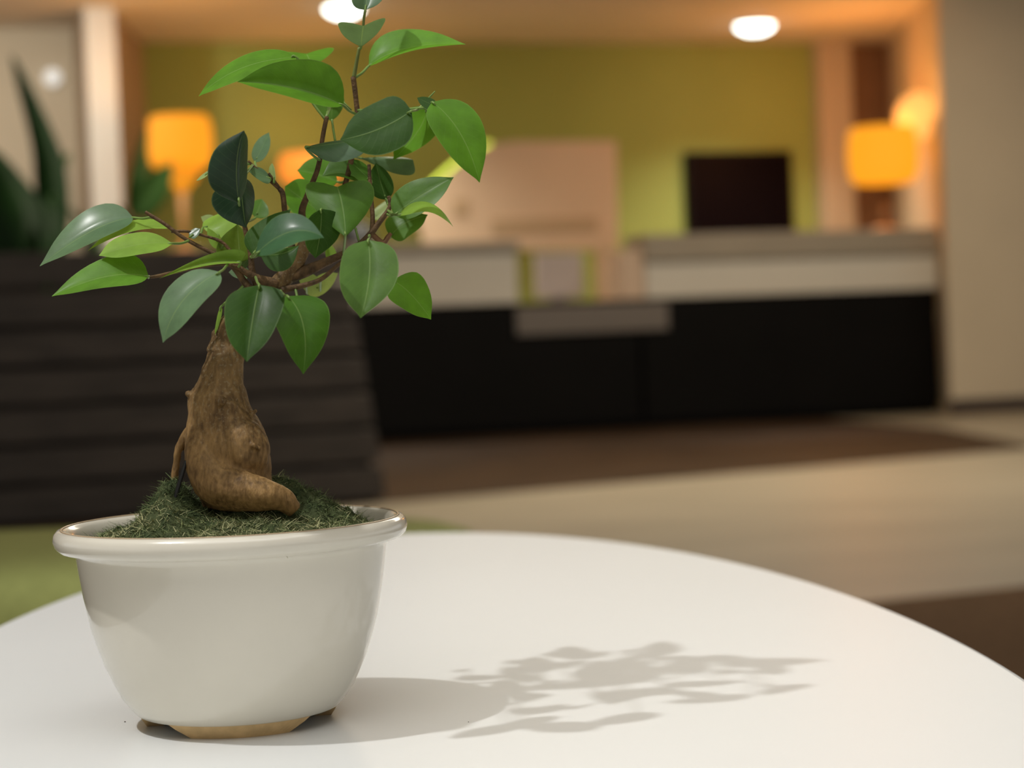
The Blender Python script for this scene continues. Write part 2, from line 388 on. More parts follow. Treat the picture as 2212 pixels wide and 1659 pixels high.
# small square lamp behind the leaves: stands on a side table against the green wall
lampshade('table_lamp', 670, 332, 392, 66, 13.0, .78, 'lit orange table lamp half hidden by the middle of the bonsai crown', (1, .27, .03), 1.15, 6)
P = onb(670, 392, 13.0)
st = empty('side_table', (P.x, P.y, 0), 'dark side table against the green wall carrying the half hidden lamp', 'table')
g = MB(); g.lathe([(.28, .75), (.28, .78)], (P.x, P.y, 0), 40); g.build('table_top', M_black, st, bevel=.004)
g = MB(); g.lathe([(.03, .02), (.03, .75)], (P.x, P.y, 0), 16); g.build('column', M_black, st, smooth_=False)
g = MB(); g.lathe([(.2, 0), (.2, .02)], (P.x, P.y, 0), 32); g.build('base', M_black, st)
# globe sconce on the glowing return wall
P = onb(1985, 250, 11.72); 
gl = empty('globe_sconce', P, 'glowing orange globe wall light above the right desk lamp', 'wall light')
rr = 49 * (P - C).length / F
g = MB(); g.ball(P, rr, 24, 16); g.build('globe', mat('globe_glass', (.25, .14, .05), .5, .2, emit=(1, .42, .10), es=1.35), gl, smooth_=True)
g = MB(); g.tube([P + U * rr * .9, P + U * (rr + .12)], [.03, .045], 12, 2); g.build('bracket', MATS['lamp_stem'], gl)
lamp('POINT', 'globe_light', P - U * (rr + .10) + N * .55, None, 14, (1, .33, .055), .1)
# ceiling downlights
def downlight(px, py, label, power=30, rpx=40):
    d = ray(px, py); P = C + d * ((CZ - C.z) / d.z)
    r = rpx * (P - C).length / F
    root = empty('ceiling_downlight', (P.x, P.y, CZ - .012), label, 'ceiling light', 'ceiling downlights over the desk')
    g = MB(); g.lathe([(r, .012), (r * 1.15, .012), (r * 1.15, 0), (r, -.004)], (P.x, P.y, CZ - .014), 32, closed=True); g.build('trim_ring', M_white, root)
    g = MB(); g.lathe([(r, .0), (r * .9, -.03), (r * .5, -.055), (.001, -.06)], (P.x, P.y, CZ - .008), 32); g.build('lens', mat('downlight_lens', (1, 1, 1), .4, emit=(.9, 1, .93), es=7), root, smooth_=True)
    lamp('SPOT', 'downlight_beam', (P.x, P.y, CZ - .08), (P.x, P.y, 0), power, (1, .93, .78), .06, cone=120, blend=.9)
downlight(742, 12, 'round white ceiling downlight behind the topmost bonsai leaf', 160)
downlight(1630, 50, 'round white ceiling downlight above the television', 160)
lamp('SPOT', 'left_hall_fill', lob(.25, 10.6, CZ - .05), lob(.5, 12.8, 1.1), 125, (1, .95, .84), .06, cone=110, blend=.9)  # unseen spot added to brighten the left pier and wall
lamp('SPOT', 'right_hall_fill', lob(5.2, 9.0, CZ - .05), lob(5.8, 11.2, 0.5), 60, (1, .84, .62), .06, cone=110, blend=.9)  # unseen warm spot added to brighten the right pillar
P = onb(113, 168, 12.96)  # bright reflection on the wall, made as a faintly glowing disc
g = MB(); g.tube([P, P - N * .03], [.05, .05], 24, 1); o = g.build('wall_reflection', mat('wall_reflection_glow', (1, 1, 1), .4, emit=(.95, 1, 1), es=.3)); tag(o, 'small white round light reflection on the wall behind the tall plant', 'wall light')

# ------------------------------------------------------------------ slatted planter and its plant
q0 = onz(-330, 1168, 0); q1 = onz(838, 1085, 0)
pe = (q1 - q0).normalized(); pn = Vector((-pe.y, pe.x, 0)); W_ = (q1 - q0).length; DP = .75
def prel(s, t, z): return q0 + pe * s + pn * t + Vector((0, 0, z))
# top height from the frame
d = ray(755, 512); k_ = (q1 - C).dot(pn) / d.dot(pn); HT = (C + d * k_).z
TAP = .115                       # the sides lean inwards towards the top
planter = empty('slatted_planter', q0 + pe * W_ / 2 + pn * DP / 2, 'big dark wooden slatted planter box tapering upwards behind the bonsai', 'planter')
M_slat = mat('dark_slat_wood', (.046, .038, .033), .45, .35, var=.30, vscale=5, stretch=(1, 1, 7), bump=.2, bscale=40)
NS = 7
for i in range(NS):
    z0 = .02 + (HT - .03) * i / NS; z1 = .02 + (HT - .03) * (i + 1) / NS - .022
    f0 = TAP * z0 / HT; f1 = TAP * z1 / HT
    bow = .0
    for side in range(4):
        g = MB(); t = .022
        if side == 0: pa_ = [prel(f0, f0 * .4, z0), prel(W_ - f0, f0 * .4, z0), prel(W_ - f0, f0 * .4 + t, z0), prel(f0, f0 * .4 + t, z0), prel(f1, f1 * .4 - .004, z1), prel(W_ - f1, f1 * .4 - .004, z1), prel(W_ - f1, f1 * .4 + t, z1), prel(f1, f1 * .4 + t, z1)]
        if side == 1: pa_ = [prel(f0, DP - t, z0), prel(W_ - f0, DP - t, z0), prel(W_ - f0, DP, z0), prel(f0, DP, z0), prel(f1, DP - t, z1), prel(W_ - f1, DP - t, z1), prel(W_ - f1, DP, z1), prel(f1, DP, z1)]
        if side == 2: pa_ = [prel(W_ - f0 - t, f0 * .4 + t, z0), prel(W_ - f0, f0 * .4 + t, z0), prel(W_ - f0, DP - t, z0), prel(W_ - f0 - t, DP - t, z0), prel(W_ - f1 - t, f1 * .4 + t, z1), prel(W_ - f1, f1 * .4 + t, z1), prel(W_ - f1, DP - t, z1), prel(W_ - f1 - t, DP - t, z1)]
        if side == 3: pa_ = [prel(f0, f0 * .4 + t, z0), prel(f0 + t, f0 * .4 + t, z0), prel(f0 + t, DP - t, z0), prel(f0, DP - t, z0), prel(f1, f1 * .4 + t, z1), prel(f1 + t, f1 * .4 + t, z1), prel(f1 + t, DP - t, z1), prel(f1, DP - t, z1)]
        g.hexa(pa_); g.build('slat', M_slat, planter, bevel=.004)
g = MB(); f0 = .03; f1 = TAP + .03; zt_ = HT - .16
g.hexa([prel(f0, .035, .0), prel(W_ - f0, .035, .0), prel(W_ - f0, DP - .03, .0), prel(f0, DP - .03, .0), prel(f1, TAP * .4 + .03, zt_), prel(W_ - f1, TAP * .4 + .03, zt_), prel(W_ - f1, DP - .03, zt_), prel(f1, DP - .03, zt_)])
g.build('liner', mat('dark_liner', (.012, .009, .008), .8, var=.2, vscale=20), planter)

M_blade = mat('blade_leaf', (.016, .062, .012), .5, .25, var=.25, vscale=6)
M_blade2 = mat('blade_leaf_light', (.06, .16, .03), .5, .25, var=.2, vscale=6)
PD = (prel(W_ / 2, DP / 2, 0)).y
def pt(x, y, dd_): 
    r_ = ray(x, y); return C + r_ * dd_
def blade(parent, pts, wpx, dd_, m, name='leaf', lean=.5):
    P, R_ = smooth([pt(x, y, dd_ + (i - 1) * .03) for i, (x, y) in enumerate(pts)], 1, 6)
    g = MB(); vs = []; fs = []; n = len(P); ww = wpx * dd_ / F
    for i, p in enumerate(P):
        t = (P[min(i + 1, n - 1)] - P[max(i - 1, 0)]).normalized()
        sdir = t.cross(N).normalized(); s_ = i / (n - 1)
        wd = ww * max(.04, math.sin(math.pi * min(1, s_ ** .75)) ** .8)
        vs += [p - sdir * wd - N * wd * lean * .5, p, p + sdir * wd - N * wd * lean * .5, p + N * .004]
    for i in range(n - 1):
        for k in range(4):
            k2 = (k + 1) % 4; fs.append((i * 4 + k, i * 4 + k2, (i + 1) * 4 + k2, (i + 1) * 4 + k))
    fs.append((0, 1, 2, 3)); fs.append(tuple((n - 1) * 4 + k for k in (3, 2, 1, 0)))
    g.add(vs, fs); return g.build(name, m, parent, smooth_=True)
dq = prel(W_ * .3, DP * .5, 0).y
base = pt(95, 560, dq); base.z = zt_
plant = empty('foliage_plant', base, 'tall dark green leafy plant growing in the slatted planter at the far left', 'plant')
for pts_, w_, dd_, m_ in [
    ([(118, 560), (112, 420), (95, 310), (25, 118)], 36, dq, M_blade),
    ([(110, 560), (118, 470), (122, 380), (150, 330)], 24, dq + .05, M_blade2),
    ([(60, 570), (40, 480), (10, 400), (-20, 320)], 55, dq - .1, M_blade),
    ([(80, 570), (70, 500), (50, 440), (40, 390)], 55, dq, M_blade),
    ([(20, 570), (10, 520), (-20, 470), (-60, 420)], 40, dq - .05, M_blade),
    ([(90, 575), (100, 520), (100, 470), (85, 420)], 28, dq - .1, M_blade),
    ([(130, 570), (135, 500), (140, 440), (132, 385)], 12, dq, M_blade2),
    ([(40, 575), (60, 530), (85, 490), (110, 440)], 50, dq + .1, M_blade)]:
    blade(plant, pts_, w_, dd_, m_)
g = MB(); g.tube([base + Vector((0, 0, -.02)), pt(112, 500, dq), pt(112, 420, dq)], [.014, .012, .008], 8, 4); g.build('stem', M_blade2, plant, smooth_=True)
base = pt(292, 560, dq + .1); base.z = zt_
plant = empty('foliage_plant', base, 'broad pointed green leaves rising from the planter beside the left lamp', 'plant')
for pts_, w_, dd_, m_ in [
    ([(296, 470), (318, 430), (345, 390), (372, 352)], 34, dq + .1, M_blade2),
    ([(285, 470), (292, 410), (305, 340), (318, 270)], 17, dq + .2, M_blade2),
    ([(290, 560), (285, 520), (275, 480), (255, 440)], 10, dq + .1, M_blade)]:
    blade(plant, pts_, w_, dd_, m_)
g = MB(); g.tube([base + Vector((0, 0, -.02)), pt(290, 520, dq + .1), pt(296, 470, dq + .1)], [.012, .01, .007], 8, 4); g.build('stem', M_blade2, plant, smooth_=True)
# a trailing low plant in the middle of the planter, between the leaves
base = pt(200, 560, dq); base.z = zt_
plant = empty('foliage_plant', base, 'low sprig in the planter, mostly behind the far left bonsai leaf', 'plant')
for pts_, w_, dd_, m_ in [([(190, 560), (188, 520), (175, 480), (150, 450)], 12, dq, M_blade), ([(210, 560), (215, 525), (225, 495), (245, 470)], 12, dq, M_blade2)]:
    blade(plant, pts_, w_, dd_, m_)
g = MB(); g.tube([base + Vector((0, 0, -.02)), pt(200, 540, dq)], [.01, .006], 8, 2); g.build('stem', M_blade, plant, smooth_=True)

# ------------------------------------------------------------------ green ottoman
OZ = .36
M_ott = mat('lime_upholstery', (.42, .46, .16), .9, .15, var=.08, vscale=90, bump=.3, bscale=500)
def rrect(x0, x1, y0, y1, r, n=10):
    out = []
    for cx, cy, a0 in ((x1 - r, y0 + r, -90), (x1 - r, y1 - r, 0), (x0 + r, y1 - r, 90), (x0 + r, y0 + r, 180)):
        for i in range(n + 1):
            t = math.radians(a0 + 90 * i / n); out.append((cx + r * math.cos(t), cy + r * math.sin(t)))
    return out
ocx, ocy = -.52, 2.66
def ring_stack(name, levels, m, parent):
    g = MB(); vs = []; fs = []; n = None
    for ins, z in levels:
        rg = rrect(ocx - .47 + ins, ocx + .47 - ins, ocy - .30 + ins, ocy + .30 - ins, .24 - ins * .8); n = len(rg)
        vs += [(x, y, z) for x, y in rg]
    for j in range(len(levels) - 1):
        for i in range(n):
            k = (i + 1) % n; fs.append((j * n + i, j * n + k, (j + 1) * n + k, (j + 1) * n + i))
    fs.append(tuple(range(n - 1, -1, -1))); fs.append(tuple((len(levels) - 1) * n + i for i in range(n)))
    g.add(vs, fs); return g.build(name, m, parent, smooth_=True)
ott = empty('ottoman', (ocx, ocy, 0), 'low lime green upholstered ottoman just beyond the white table', 'ottoman')
ring_stack('body', [(.02, .04), (.0, .06), (.0, OZ - .09), (.012, OZ - .08)], M_ott, ott)
ring_stack('cushion', [(.012, OZ - .08), (.0, OZ - .07), (.0, OZ - .03), (.01, OZ - .01), (.04, OZ)], M_ott, ott)
for sx in (-1, 1):
    for sy in (-1, 1):
        g = MB(); g.lathe([(.018, 0), (.022, .05)], (ocx + sx * .34, ocy + sy * .19, 0), 14); g.build('foot', M_black, ott)

# ------------------------------------------------------------------ white oval table
tc_ = Vector((-.0427, .9489, 0)); ta, tb, tth = .2521, .6346, .0786
M_tab = mat('white_tabletop', (.76, .775, .768), .38, .35, var=.012, vscale=3)
table = empty('oval_table', tc_, 'white oval coffee table carrying the potted bonsai', 'table')
def ell(s, z, n=160):
    out = []
    for i in range(n):
        t = 2 * math.pi * i / n; x = ta * s[0] * math.cos(t); y = tb * s[1] * math.sin(t)
        out.append((tc_.x + x * math.cos(tth) - y * math.sin(tth), tc_.y + x * math.sin(tth) + y * math.cos(tth), z))
    return out
g = MB(); vs = []; fs = []; lv = [(-.012, TZ - .024), (-.003, TZ - .021), (0, TZ - .014), (0, TZ - .006), (-.0015, TZ - .0015), (-.005, TZ)]; n = 160
for ins, z in lv: vs += ell((1 + ins / ta, 1 + ins / tb), z)
for j in range(len(lv) - 1):
    for i in range(n): k = (i + 1) % n; fs.append((j * n + i, j * n + k, (j + 1) * n + k, (j + 1) * n + i))
fs.append(tuple(range(n - 1, -1, -1))); fs.append(tuple((len(lv) - 1) * n + i for i in range(n)))
g.add(vs, fs); g.build('table_top', M_tab, table)
M_metal = mat('white_metal', (.7, .7, .68), .35, .5)
for s in (-1, 1):
    cy = tc_.y + s * .3; cx = tc_.x - s * .3 * math.sin(tth)
    g = MB(); g.lathe([(.03, .015), (.028, .05), (.028, TZ - .05), (.06, TZ - .024)], (cx, cy, 0), 28); g.build('column', M_metal, table, smooth_=True)
    g = MB(); g.lathe([(.16, 0), (.16, .008), (.12, .015), (.03, .02)], (cx, cy, 0), 40); g.build('base', M_metal, table, smooth_=True)

# ------------------------------------------------------------------ bonsai
PB = onz(518, 1556, TZ)
bonsai = empty('potted_bonsai', PB, 'small ficus bonsai with swollen trunk in a white glazed pot on the table', 'potted plant')
M_pot = mat('cream_glaze', (.74, .70, .60), .22, .5, coat=.6, coat_r=.04, var=.015, vscale=40)
prof = [(.0300, .0052), (.0400, .0052), (.0412, .0058), (.0436, .0085), (.0470, .0130), (.0494, .0180), (.0530, .0260), (.0560, .0350), (.0580, .0420), (.0603, .0540), (.0618, .0640), (.0626, .0700), (.0630, .0720),
        (.0645, .0726), (.0690, .0732), (.0707, .0748), (.0714, .0772), (.0709, .0797), (.0696, .0812), (.0680, .0817), (.0664, .0813), (.0652, .0800), (.0640, .0770), (.0628, .0720), (.060, .058), (.055, .035), (.040, .014), (.001, .012)]
g = MB(); g.lathe(prof, PB, 128); pot = g.build('pot', M_pot, bonsai, smooth_=True)
M_clay = mat('tan_clay', (.62, .43, .21), .7, .3, var=.1, vscale=200)
for c0 in (8, 128, 248):
    g = MB(); vs = []; fs = []; nn_ = 24
    for j, (z, hw, r0, r1) in enumerate([(0.0, 31, .0305, .0372), (.0035, 40, .0302, .0392), (.0056, 44, .0300, .0404)]):
        for i in range(nn_ + 1):
            t = math.radians(-90 + c0 - hw + 2 * hw * i / nn_)
            for r in (r0, r1): vs.append((PB.x + r * math.cos(t), PB.y + r * math.sin(t), TZ + z))
    m_ = (nn_ + 1) * 2
    for j in range(2):
        for i in range(nn_):
            for s in (0, 1):
                a = j * m_ + i * 2 + s; b = a + 2; fs.append((a, b, b + m_, a + m_) if s else (b, a, a + m_, b + m_))
        fs.append((j * m_, j * m_ + 1, j * m_ + m_ + 1, j * m_ + m_)); e_ = j * m_ + nn_ * 2; fs.append((e_ + 1, e_, e_ + m_, e_ + m_ + 1))
    for i in range(nn_):
        a = i * 2; fs.append((a, a + 1, a + 3, a + 2)); a += 2 * m_; fs.append((a, a + 2, a + 3, a + 1))
    g.add(vs, fs); g.build('foot', M_clay, pot)
g = MB(); g.lathe([(.0672, .08165), (.0678, .0820), (.0684, .08175), (.0678, .0814)], PB, 128, closed=True)
tag(g.build('rim_edge', mat('brown_rim', (.56, .42, .27), .35, coat=.4), pot, smooth_=True), 'thin brown glaze line on the rim')
M_speck = mat('dark_speck', (.03, .025, .02), .7)
# moss
def moss_h(x, y):                # height above the rim plane, local metres around the pot axis
    r = math.hypot(x, y)
    X_ = x / K
    m1 = .0190 * math.exp(-((X_ + 125) / 62) ** 2) * math.exp(-((y + .000) / .020) ** 2)
    m2 = .0175 * math.exp(-((X_ - 95) / 130) ** 2) * math.exp(-((y - .014) / .017) ** 2)
    m3 = .0050 * math.exp(-(X_ / 170) ** 2) * math.exp(-((y + .012) / .03) ** 2)
    b = .0782 - .0055 * max(0, (r - .046) / .018) ** 1.5
    nz = noise.noise(Vector((x * 160, y * 160, 3.1))) * .0026 + noise.noise(Vector((x * 420, y * 420, 8.1))) * .0012
    return b + max(m1, m2) + m3 + nz
g = MB(); vs = []; fs = []; NR, NA = 34, 96
for j in range(NR + 1):
    r = .0605 * j / NR
    for i in range(NA):
        t = 2 * math.pi * i / NA; x = max(r, 1e-5) * math.cos(t); y = max(r, 1e-5) * math.sin(t)
        vs.append((PB.x + x, PB.y + y, TZ + moss_h(x, y)))
for j in range(NR):
    for i in range(NA): k = (i + 1) % NA; fs.append((j * NA + i, j * NA + k, (j + 1) * NA + k, (j + 1) * NA + i))
g.add(vs, fs)
M_moss = mat('moss_base', (.085, .10, .045), .9, .1, c2=(.028, .042, .018), vscale=160, bump=.6, bscale=500)
g.build('moss_bed', M_moss, bonsai, smooth_=True)
mm = [mat('moss_dark', (.10, .135, .055), .85, .15), mat('moss_mid', (.20, .235, .10), .85, .15), mat('moss_pale', (.42, .41, .22), .85, .15)]
vs = []; fs = []; mi = []
for s in range(20000):
    r = .0595 * math.sqrt(random.random()); t = random.random() * 2 * math.pi
    x, y = r * math.cos(t), r * math.sin(t)
    if y > .045: continue
    p = Vector((PB.x + x, PB.y + y, TZ + moss_h(x, y) - .0006))
    L = random.uniform(.0016, .0038); a = random.random() * 2 * math.pi
    dirv = Vector((math.cos(a), math.sin(a), random.uniform(.1, 1.1))).normalized()
    wv = Vector((-math.sin(a), math.cos(a), random.uniform(-.5, .5))).normalized() * random.uniform(.00014, .00028)
    o = len(vs); curl = Vector((random.uniform(-1, 1), random.uniform(-1, 1), random.uniform(-.9, .4)))
    for q in range(4):
        f = q / 3; c_ = p + dirv * L * f + curl * L * 1.1 * f * f
        vs += [c_ - wv * (1 - .7 * f), c_ + wv * (1 - .7 * f)]
    for q in range(3): fs.append((o + 2 * q, o + 2 * q + 1, o + 2 * q + 3, o + 2 * q + 2))
    nzv = noise.noise(Vector((x * 70, y * 70, 1.7))) + random.uniform(-.5, .5)
    pale = nzv + (.35 if y < -.012 else -.15)
    mi += [0 if pale < -.1 else (1 if pale < .42 else 2)] * 3
me = bpy.data.meshes.new('moss_strands'); me.from_pydata([v - PB for v in vs], [], fs)
for m_ in mm: me.materials.append(m_)
me.polygons.foreach_set('material_index', mi)
o = bpy.data.objects.new('moss_strands', me); col.objects.link(o); o.parent = bonsai; tag(o, kind='stuff')

# trunk: swollen body, sweeping front root, thin left root and the neck, fused into one surface
g = MB()
rings = [(716, 458, 488), (735, 454, 506), (752, 452, 518), (775, 447, 527), (800, 437, 523), (830, 420, 526), (855, 408, 533), (880, 405, 543), (910, 403, 560), (940, 402, 575), (970, 402, 582), (1000, 404, 585), (1030, 410, 585), (1060, 425, 592), (1100, 440, 600)]
vs = []; fs = []; n = 36
for y, l, r in rings:
    cx, hr = (l + r) / 2, (r - l) / 2
    for i in range(n):
        t = 2 * math.pi * i / n
        vs.append(at(cx + hr * math.cos(t), y, hr * .92 * math.sin(t) + 8))
for j in range(len(rings) - 1):
    for i in range(n): k = (i + 1) % n; fs.append((j * n + i, j * n + k, (j + 1) * n + k, (j + 1) * n + i))
fs.append(tuple(range(n - 1, -1, -1))); fs.append(tuple((len(rings) - 1) * n + i for i in range(n)))
g.add(vs, fs)
def ptube(g, pts, sub=5, n=14):
    g.tube([at(x, y, d) for x, y, r, d in pts], [r * K for x, y, r, d in pts], n, sub)
ptube(g, [(452, 920, 44, 0), (446, 975, 45, -22), (454, 1024, 49, -42), (490, 1054, 50, -60), (543, 1064, 41, -70), (583, 1073, 33, -72), (612, 1083, 25, -68), (636, 1103, 17, -62)], n=24)
g.ball(at(528, 972, -34), 53 * K, 24, 16, (1, .95, 1.25))
ptube(g, [(408, 930, 10, 0), (396, 955, 10, 4), (386, 972, 10, 6), (381, 1000, 8, 6), (377, 1040, 9, 6), (374, 1080, 9, 6)])
ptube(g, [(478, 760, 32, 8), (482, 735, 27, 8), (498, 702, 23, 6), (548, 655, 21, 4), (598, 618, 21, 2), (638, 567, 19, 5), (662, 520, 15, 10), (670, 482, 9, 14)], n=20)
for x, y, r, d in [(408, 850, 9, 0), (476, 866, 12, -58), (500, 880, 15, -44), (548, 962, 8, -84), (560, 968, 7, -78), (552, 888, 6, -14)]:
    g.ball(at(x, y, d), r * K, 12, 8)
def bark():
    m = bpy.data.materials.new('ficus_bark'); m.use_nodes = True; nt = m.node_tree; nd = nt.nodes; lk = nt.links; p = nd['Principled BSDF']
    tc = nd.new('ShaderNodeTexCoord')
    mp = nd.new('ShaderNodeMapping'); mp.inputs['Scale'].default_value = (1, 1, .35); lk.new(tc.outputs['Object'], mp.inputs[0])
    n1 = nd.new('ShaderNodeTexNoise'); n1.inputs['Scale'].default_value = 620; n1.inputs['Detail'].default_value = 6; lk.new(mp.outputs[0], n1.inputs[0])
    n2 = nd.new('ShaderNodeTexNoise'); n2.inputs['Scale'].default_value = 60; n2.inputs['Detail'].default_value = 5; lk.new(tc.outputs['Object'], n2.inputs[0])
    r1 = nd.new('ShaderNodeValToRGB'); e = r1.color_ramp.elements
    e[0].position = .36; e[0].color = (.11, .058, .019, 1); e[1].position = .66; e[1].color = (.42, .25, .095, 1)
    mx = nd.new('ShaderNodeMath'); mx.operation = 'MULTIPLY_ADD'; mx.inputs[1].default_value = .5
    lk.new(n1.outputs['Fac'], mx.inputs[0]); m2 = nd.new('ShaderNodeMath'); m2.operation = 'MULTIPLY'; m2.inputs[1].default_value = .5; lk.new(n2.outputs['Fac'], m2.inputs[0]); lk.new(m2.outputs[0], mx.inputs[2])
    lk.new(mx.outputs[0], r1.inputs[0])
    # pale lenticels, more of them towards the neck
    sx = nd.new('ShaderNodeSeparateXYZ'); lk.new(tc.outputs['Object'], sx.inputs[0])
    zr = nd.new('ShaderNodeMapRange'); zr.inputs[1].default_value = .105; zr.inputs[2].default_value = .150; zr.inputs[3].default_value = .0; zr.inputs[4].default_value = .75; lk.new(sx.outputs[2], zr.inputs[0])
    vo = nd.new('ShaderNodeTexNoise'); vo.inputs['Scale'].default_value = 900; vo.inputs['Detail'].default_value = 2; lk.new(tc.outputs['Object'], vo.inputs[0])
    vr = nd.new('ShaderNodeMapRange'); vr.inputs[1].default_value = .56; vr.inputs[2].default_value = .68; lk.new(vo.outputs['Fac'], vr.inputs[0])
    mm_ = nd.new('ShaderNodeMath'); mm_.operation = 'MULTIPLY'; lk.new(vr.outputs[0], mm_.inputs[0]); lk.new(zr.outputs[0], mm_.inputs[1])
    mix = nd.new('ShaderNodeMix'); mix.data_type = 'RGBA'; lk.new(mm_.outputs[0], mix.inputs['Factor']); lk.new(r1.outputs[0], mix.inputs[6]); mix.inputs[7].default_value = (.42, .33, .20, 1)
    dk = nd.new('ShaderNodeMapRange'); dk.inputs[1].default_value = .10; dk.inputs[2].default_value = .15; dk.inputs[3].default_value = 1; dk.inputs[4].default_value = .62; lk.new(sx.outputs[2], dk.inputs[0])
    sc_ = nd.new('ShaderNodeVectorMath'); sc_.operation = 'SCALE'; lk.new(mix.outputs[2], sc_.inputs[0]); lk.new(dk.outputs[0], sc_.inputs['Scale'])
    lk.new(sc_.outputs[0], p.inputs['Base Color'])
    p.inputs['Roughness'].default_value = .6; p.inputs['Specular IOR Level'].default_value = .3
    bp = nd.new('ShaderNodeBump'); bp.inputs['Strength'].default_value = .9; bp.inputs['Distance'].default_value = .0014; lk.new(mx.outputs[0], bp.inputs['Height']); lk.new(bp.outputs[0], p.inputs['Normal'])
    return m
M_bark = bark()
trunk = g.build('trunk', M_bark, bonsai, smooth_=True)
rm = trunk.modifiers.new('fuse', 'REMESH'); rm.mode = 'VOXEL'; rm.voxel_size = .0006; rm.use_smooth_shade = True
sm = trunk.modifiers.new('soften', 'SMOOTH'); sm.factor = .5; sm.iterations = 2
tx = bpy.data.textures.new('lumps', 'CLOUDS'); tx.noise_scale = .010
dm_ = trunk.modifiers.new('lumps', 'DISPLACE'); dm_.texture = tx; dm_.strength = .0022; dm_.mid_level = .5; dm_.texture_coords = 'LOCAL'
M_twig = mat('twig_bark', (.17, .095, .04), .7, .3, c2=(.07, .04, .018), vscale=300, bump=.4, bscale=900)
M_gtwig = mat('green_shoot', (.17, .20, .05), .6, .3, var=.2, vscale=100)
M_pet = mat('petiole_green', (.17, .27, .06), .5, .4, var=.15, vscale=100)
BR = []
def twig(pts, m=M_twig, name='branch', n=8, parent=None):
    if name == 'branch':
        for p_, q_ in zip(pts, pts[1:]):
            for k in range(4):
                f = k / 4; BR.append((p_[0] + (q_[0] - p_[0]) * f, p_[1] + (q_[1] - p_[1]) * f, p_[3] + (q_[3] - p_[3]) * f))
    g = MB(); ptube(g, pts, 5, n); return g.build(name, m, parent or bonsai, smooth_=True)
twig([(402, 996, 4.5, -46), (390, 1035, 4.5, -60), (378, 1075, 4.5, -70), (368, 1100, 4, -74)], mat('black_wire', (.012, .012, .012), .6), 'wire')
twig([(664, 515, 10, 10), (652, 462, 8, 14), (664, 422, 6.5, 10), (684, 372, 5.5, 2), (691, 344, 5.5, 0)])
twig([(691, 346, 5, 0), (694, 318, 5, 4), (699, 285, 5, 8), (706, 252, 5, 10)])
twig([(622, 600, 14, 4), (662, 585, 13, 0), (700, 568, 10, -4), (735, 552, 8, -6), (772, 532, 7, -8), (798, 508, 7, -8), (818, 482, 6, -6), (838, 455, 5, -4), (843, 440, 4.5, -2), (839, 424, 4, 0)])
twig([(803, 506, 6, -6), (805, 470, 5, -4), (801, 420, 4.5, 0), (798, 372, 4, 2), (797, 355, 3.5, 2)])
twig([(600, 628, 9, -10), (650, 618, 6, -14), (692, 604, 5, -16), (724, 578, 4.5, -16), (745, 560, 4, -14)])
twig([(600, 614, 13, -8), (562, 604, 10, -20), (530, 588, 7, -30), (498, 566, 5.5, -36), (455, 545, 4.5, -40), (400, 516, 4, -44), (356, 484, 4, -46), (330, 468, 4, -46), (314, 458, 3.5, -46)])
twig([(520, 580, 6, -32), (480, 570, 4.5, -46), (420, 578, 4, -52), (360, 592, 4, -56), (330, 598, 3.5, -58), (318, 597, 3, -58)])
twig([(556, 620, 9, -14), (545, 585, 7, -14), (541, 545, 6, -12), (532, 505, 5.5, -10), (524, 470, 5, -10), (517, 440, 4.5, -12)])
twig([(640, 560, 9, 12), (622, 505, 7, 18), (615, 455, 6, 18), (611, 420, 6, 16), (604, 408, 5.5, 14)])
twig([(608, 412, 4.5, 14), (590, 396, 4, 12), (572, 380, 4, 10), (555, 366, 3.5, 10), (536, 348, 3, 10)])
twig([(607, 410, 3.5, 14), (592, 390, 3, 8), (580, 374, 3, 4)])
twig([(672, 545, 8, 18), (712, 480, 6.5, 24), (742, 410, 6, 26), (762, 330, 6, 24), (772, 262, 6, 20), (769, 215, 5.5, 18), (763, 166, 6, 16)])
twig([(764, 168, 5, 16), (770, 135, 4, 14), (776, 103, 3.5, 12)], M_gtwig)
twig([(777, 103, 3, 12), (784, 60, 3, 8), (786, 40, 3, 6), (789, 20, 2.6, 6)], M_gtwig)
twig([(800, 502, 6, -4), (826, 524, 6, 0), (838, 512, 5.5, 2), (844, 504, 4, 4)], mat('reddish_shoot', (.20, .09, .035), .6, var=.2, vscale=200))
twig([(370, 500, 3.5, -44), (405, 500, 3, -38), (440, 509, 3, -34), (478, 522, 3.5, -28), (500, 545, 4, -28)])
twig([(500, 572, 6, -34), (515, 590, 7, -30), (530, 612, 8, -26), (548, 628, 7, -26)])

M_leaf = leaf_material()
COLS = dict(dk=(.036, .10, .012), md=(.080, .185, .026), br=(.115, .29, .020), lt=(.23, .40, .06), bl=(.12, .215, .115), ol=(.115, .19, .022), pl=(.34, .46, .18), gl=(.018, .050, .024))  # bl: bluish ceiling sheen put into the leaf colour
PROF = [(0, .06), (.02, .28), (.05, .48), (.10, .71), (.17, .87), (.25, .965), (.35, 1), (.46, .99), (.57, .935), (.67, .845), (.76, .71), (.83, .555), (.885, .39), (.925, .25), (.955, .14), (.98, .065), (1, .012)]
BLUNT = [(0, .05), (.06, .26), (.14, .46), (.25, .66), (.4, .84), (.55, .95), (.7, 1), (.82, .97), (.91, .85), (.97, .62), (1, .40)]
def prof_at(t, PR=PROF):
    for (a, x), (b, y) in zip(PR, PR[1:]):
        if t <= b: return x + (y - x) * (t - a) / (b - a)
    return .01
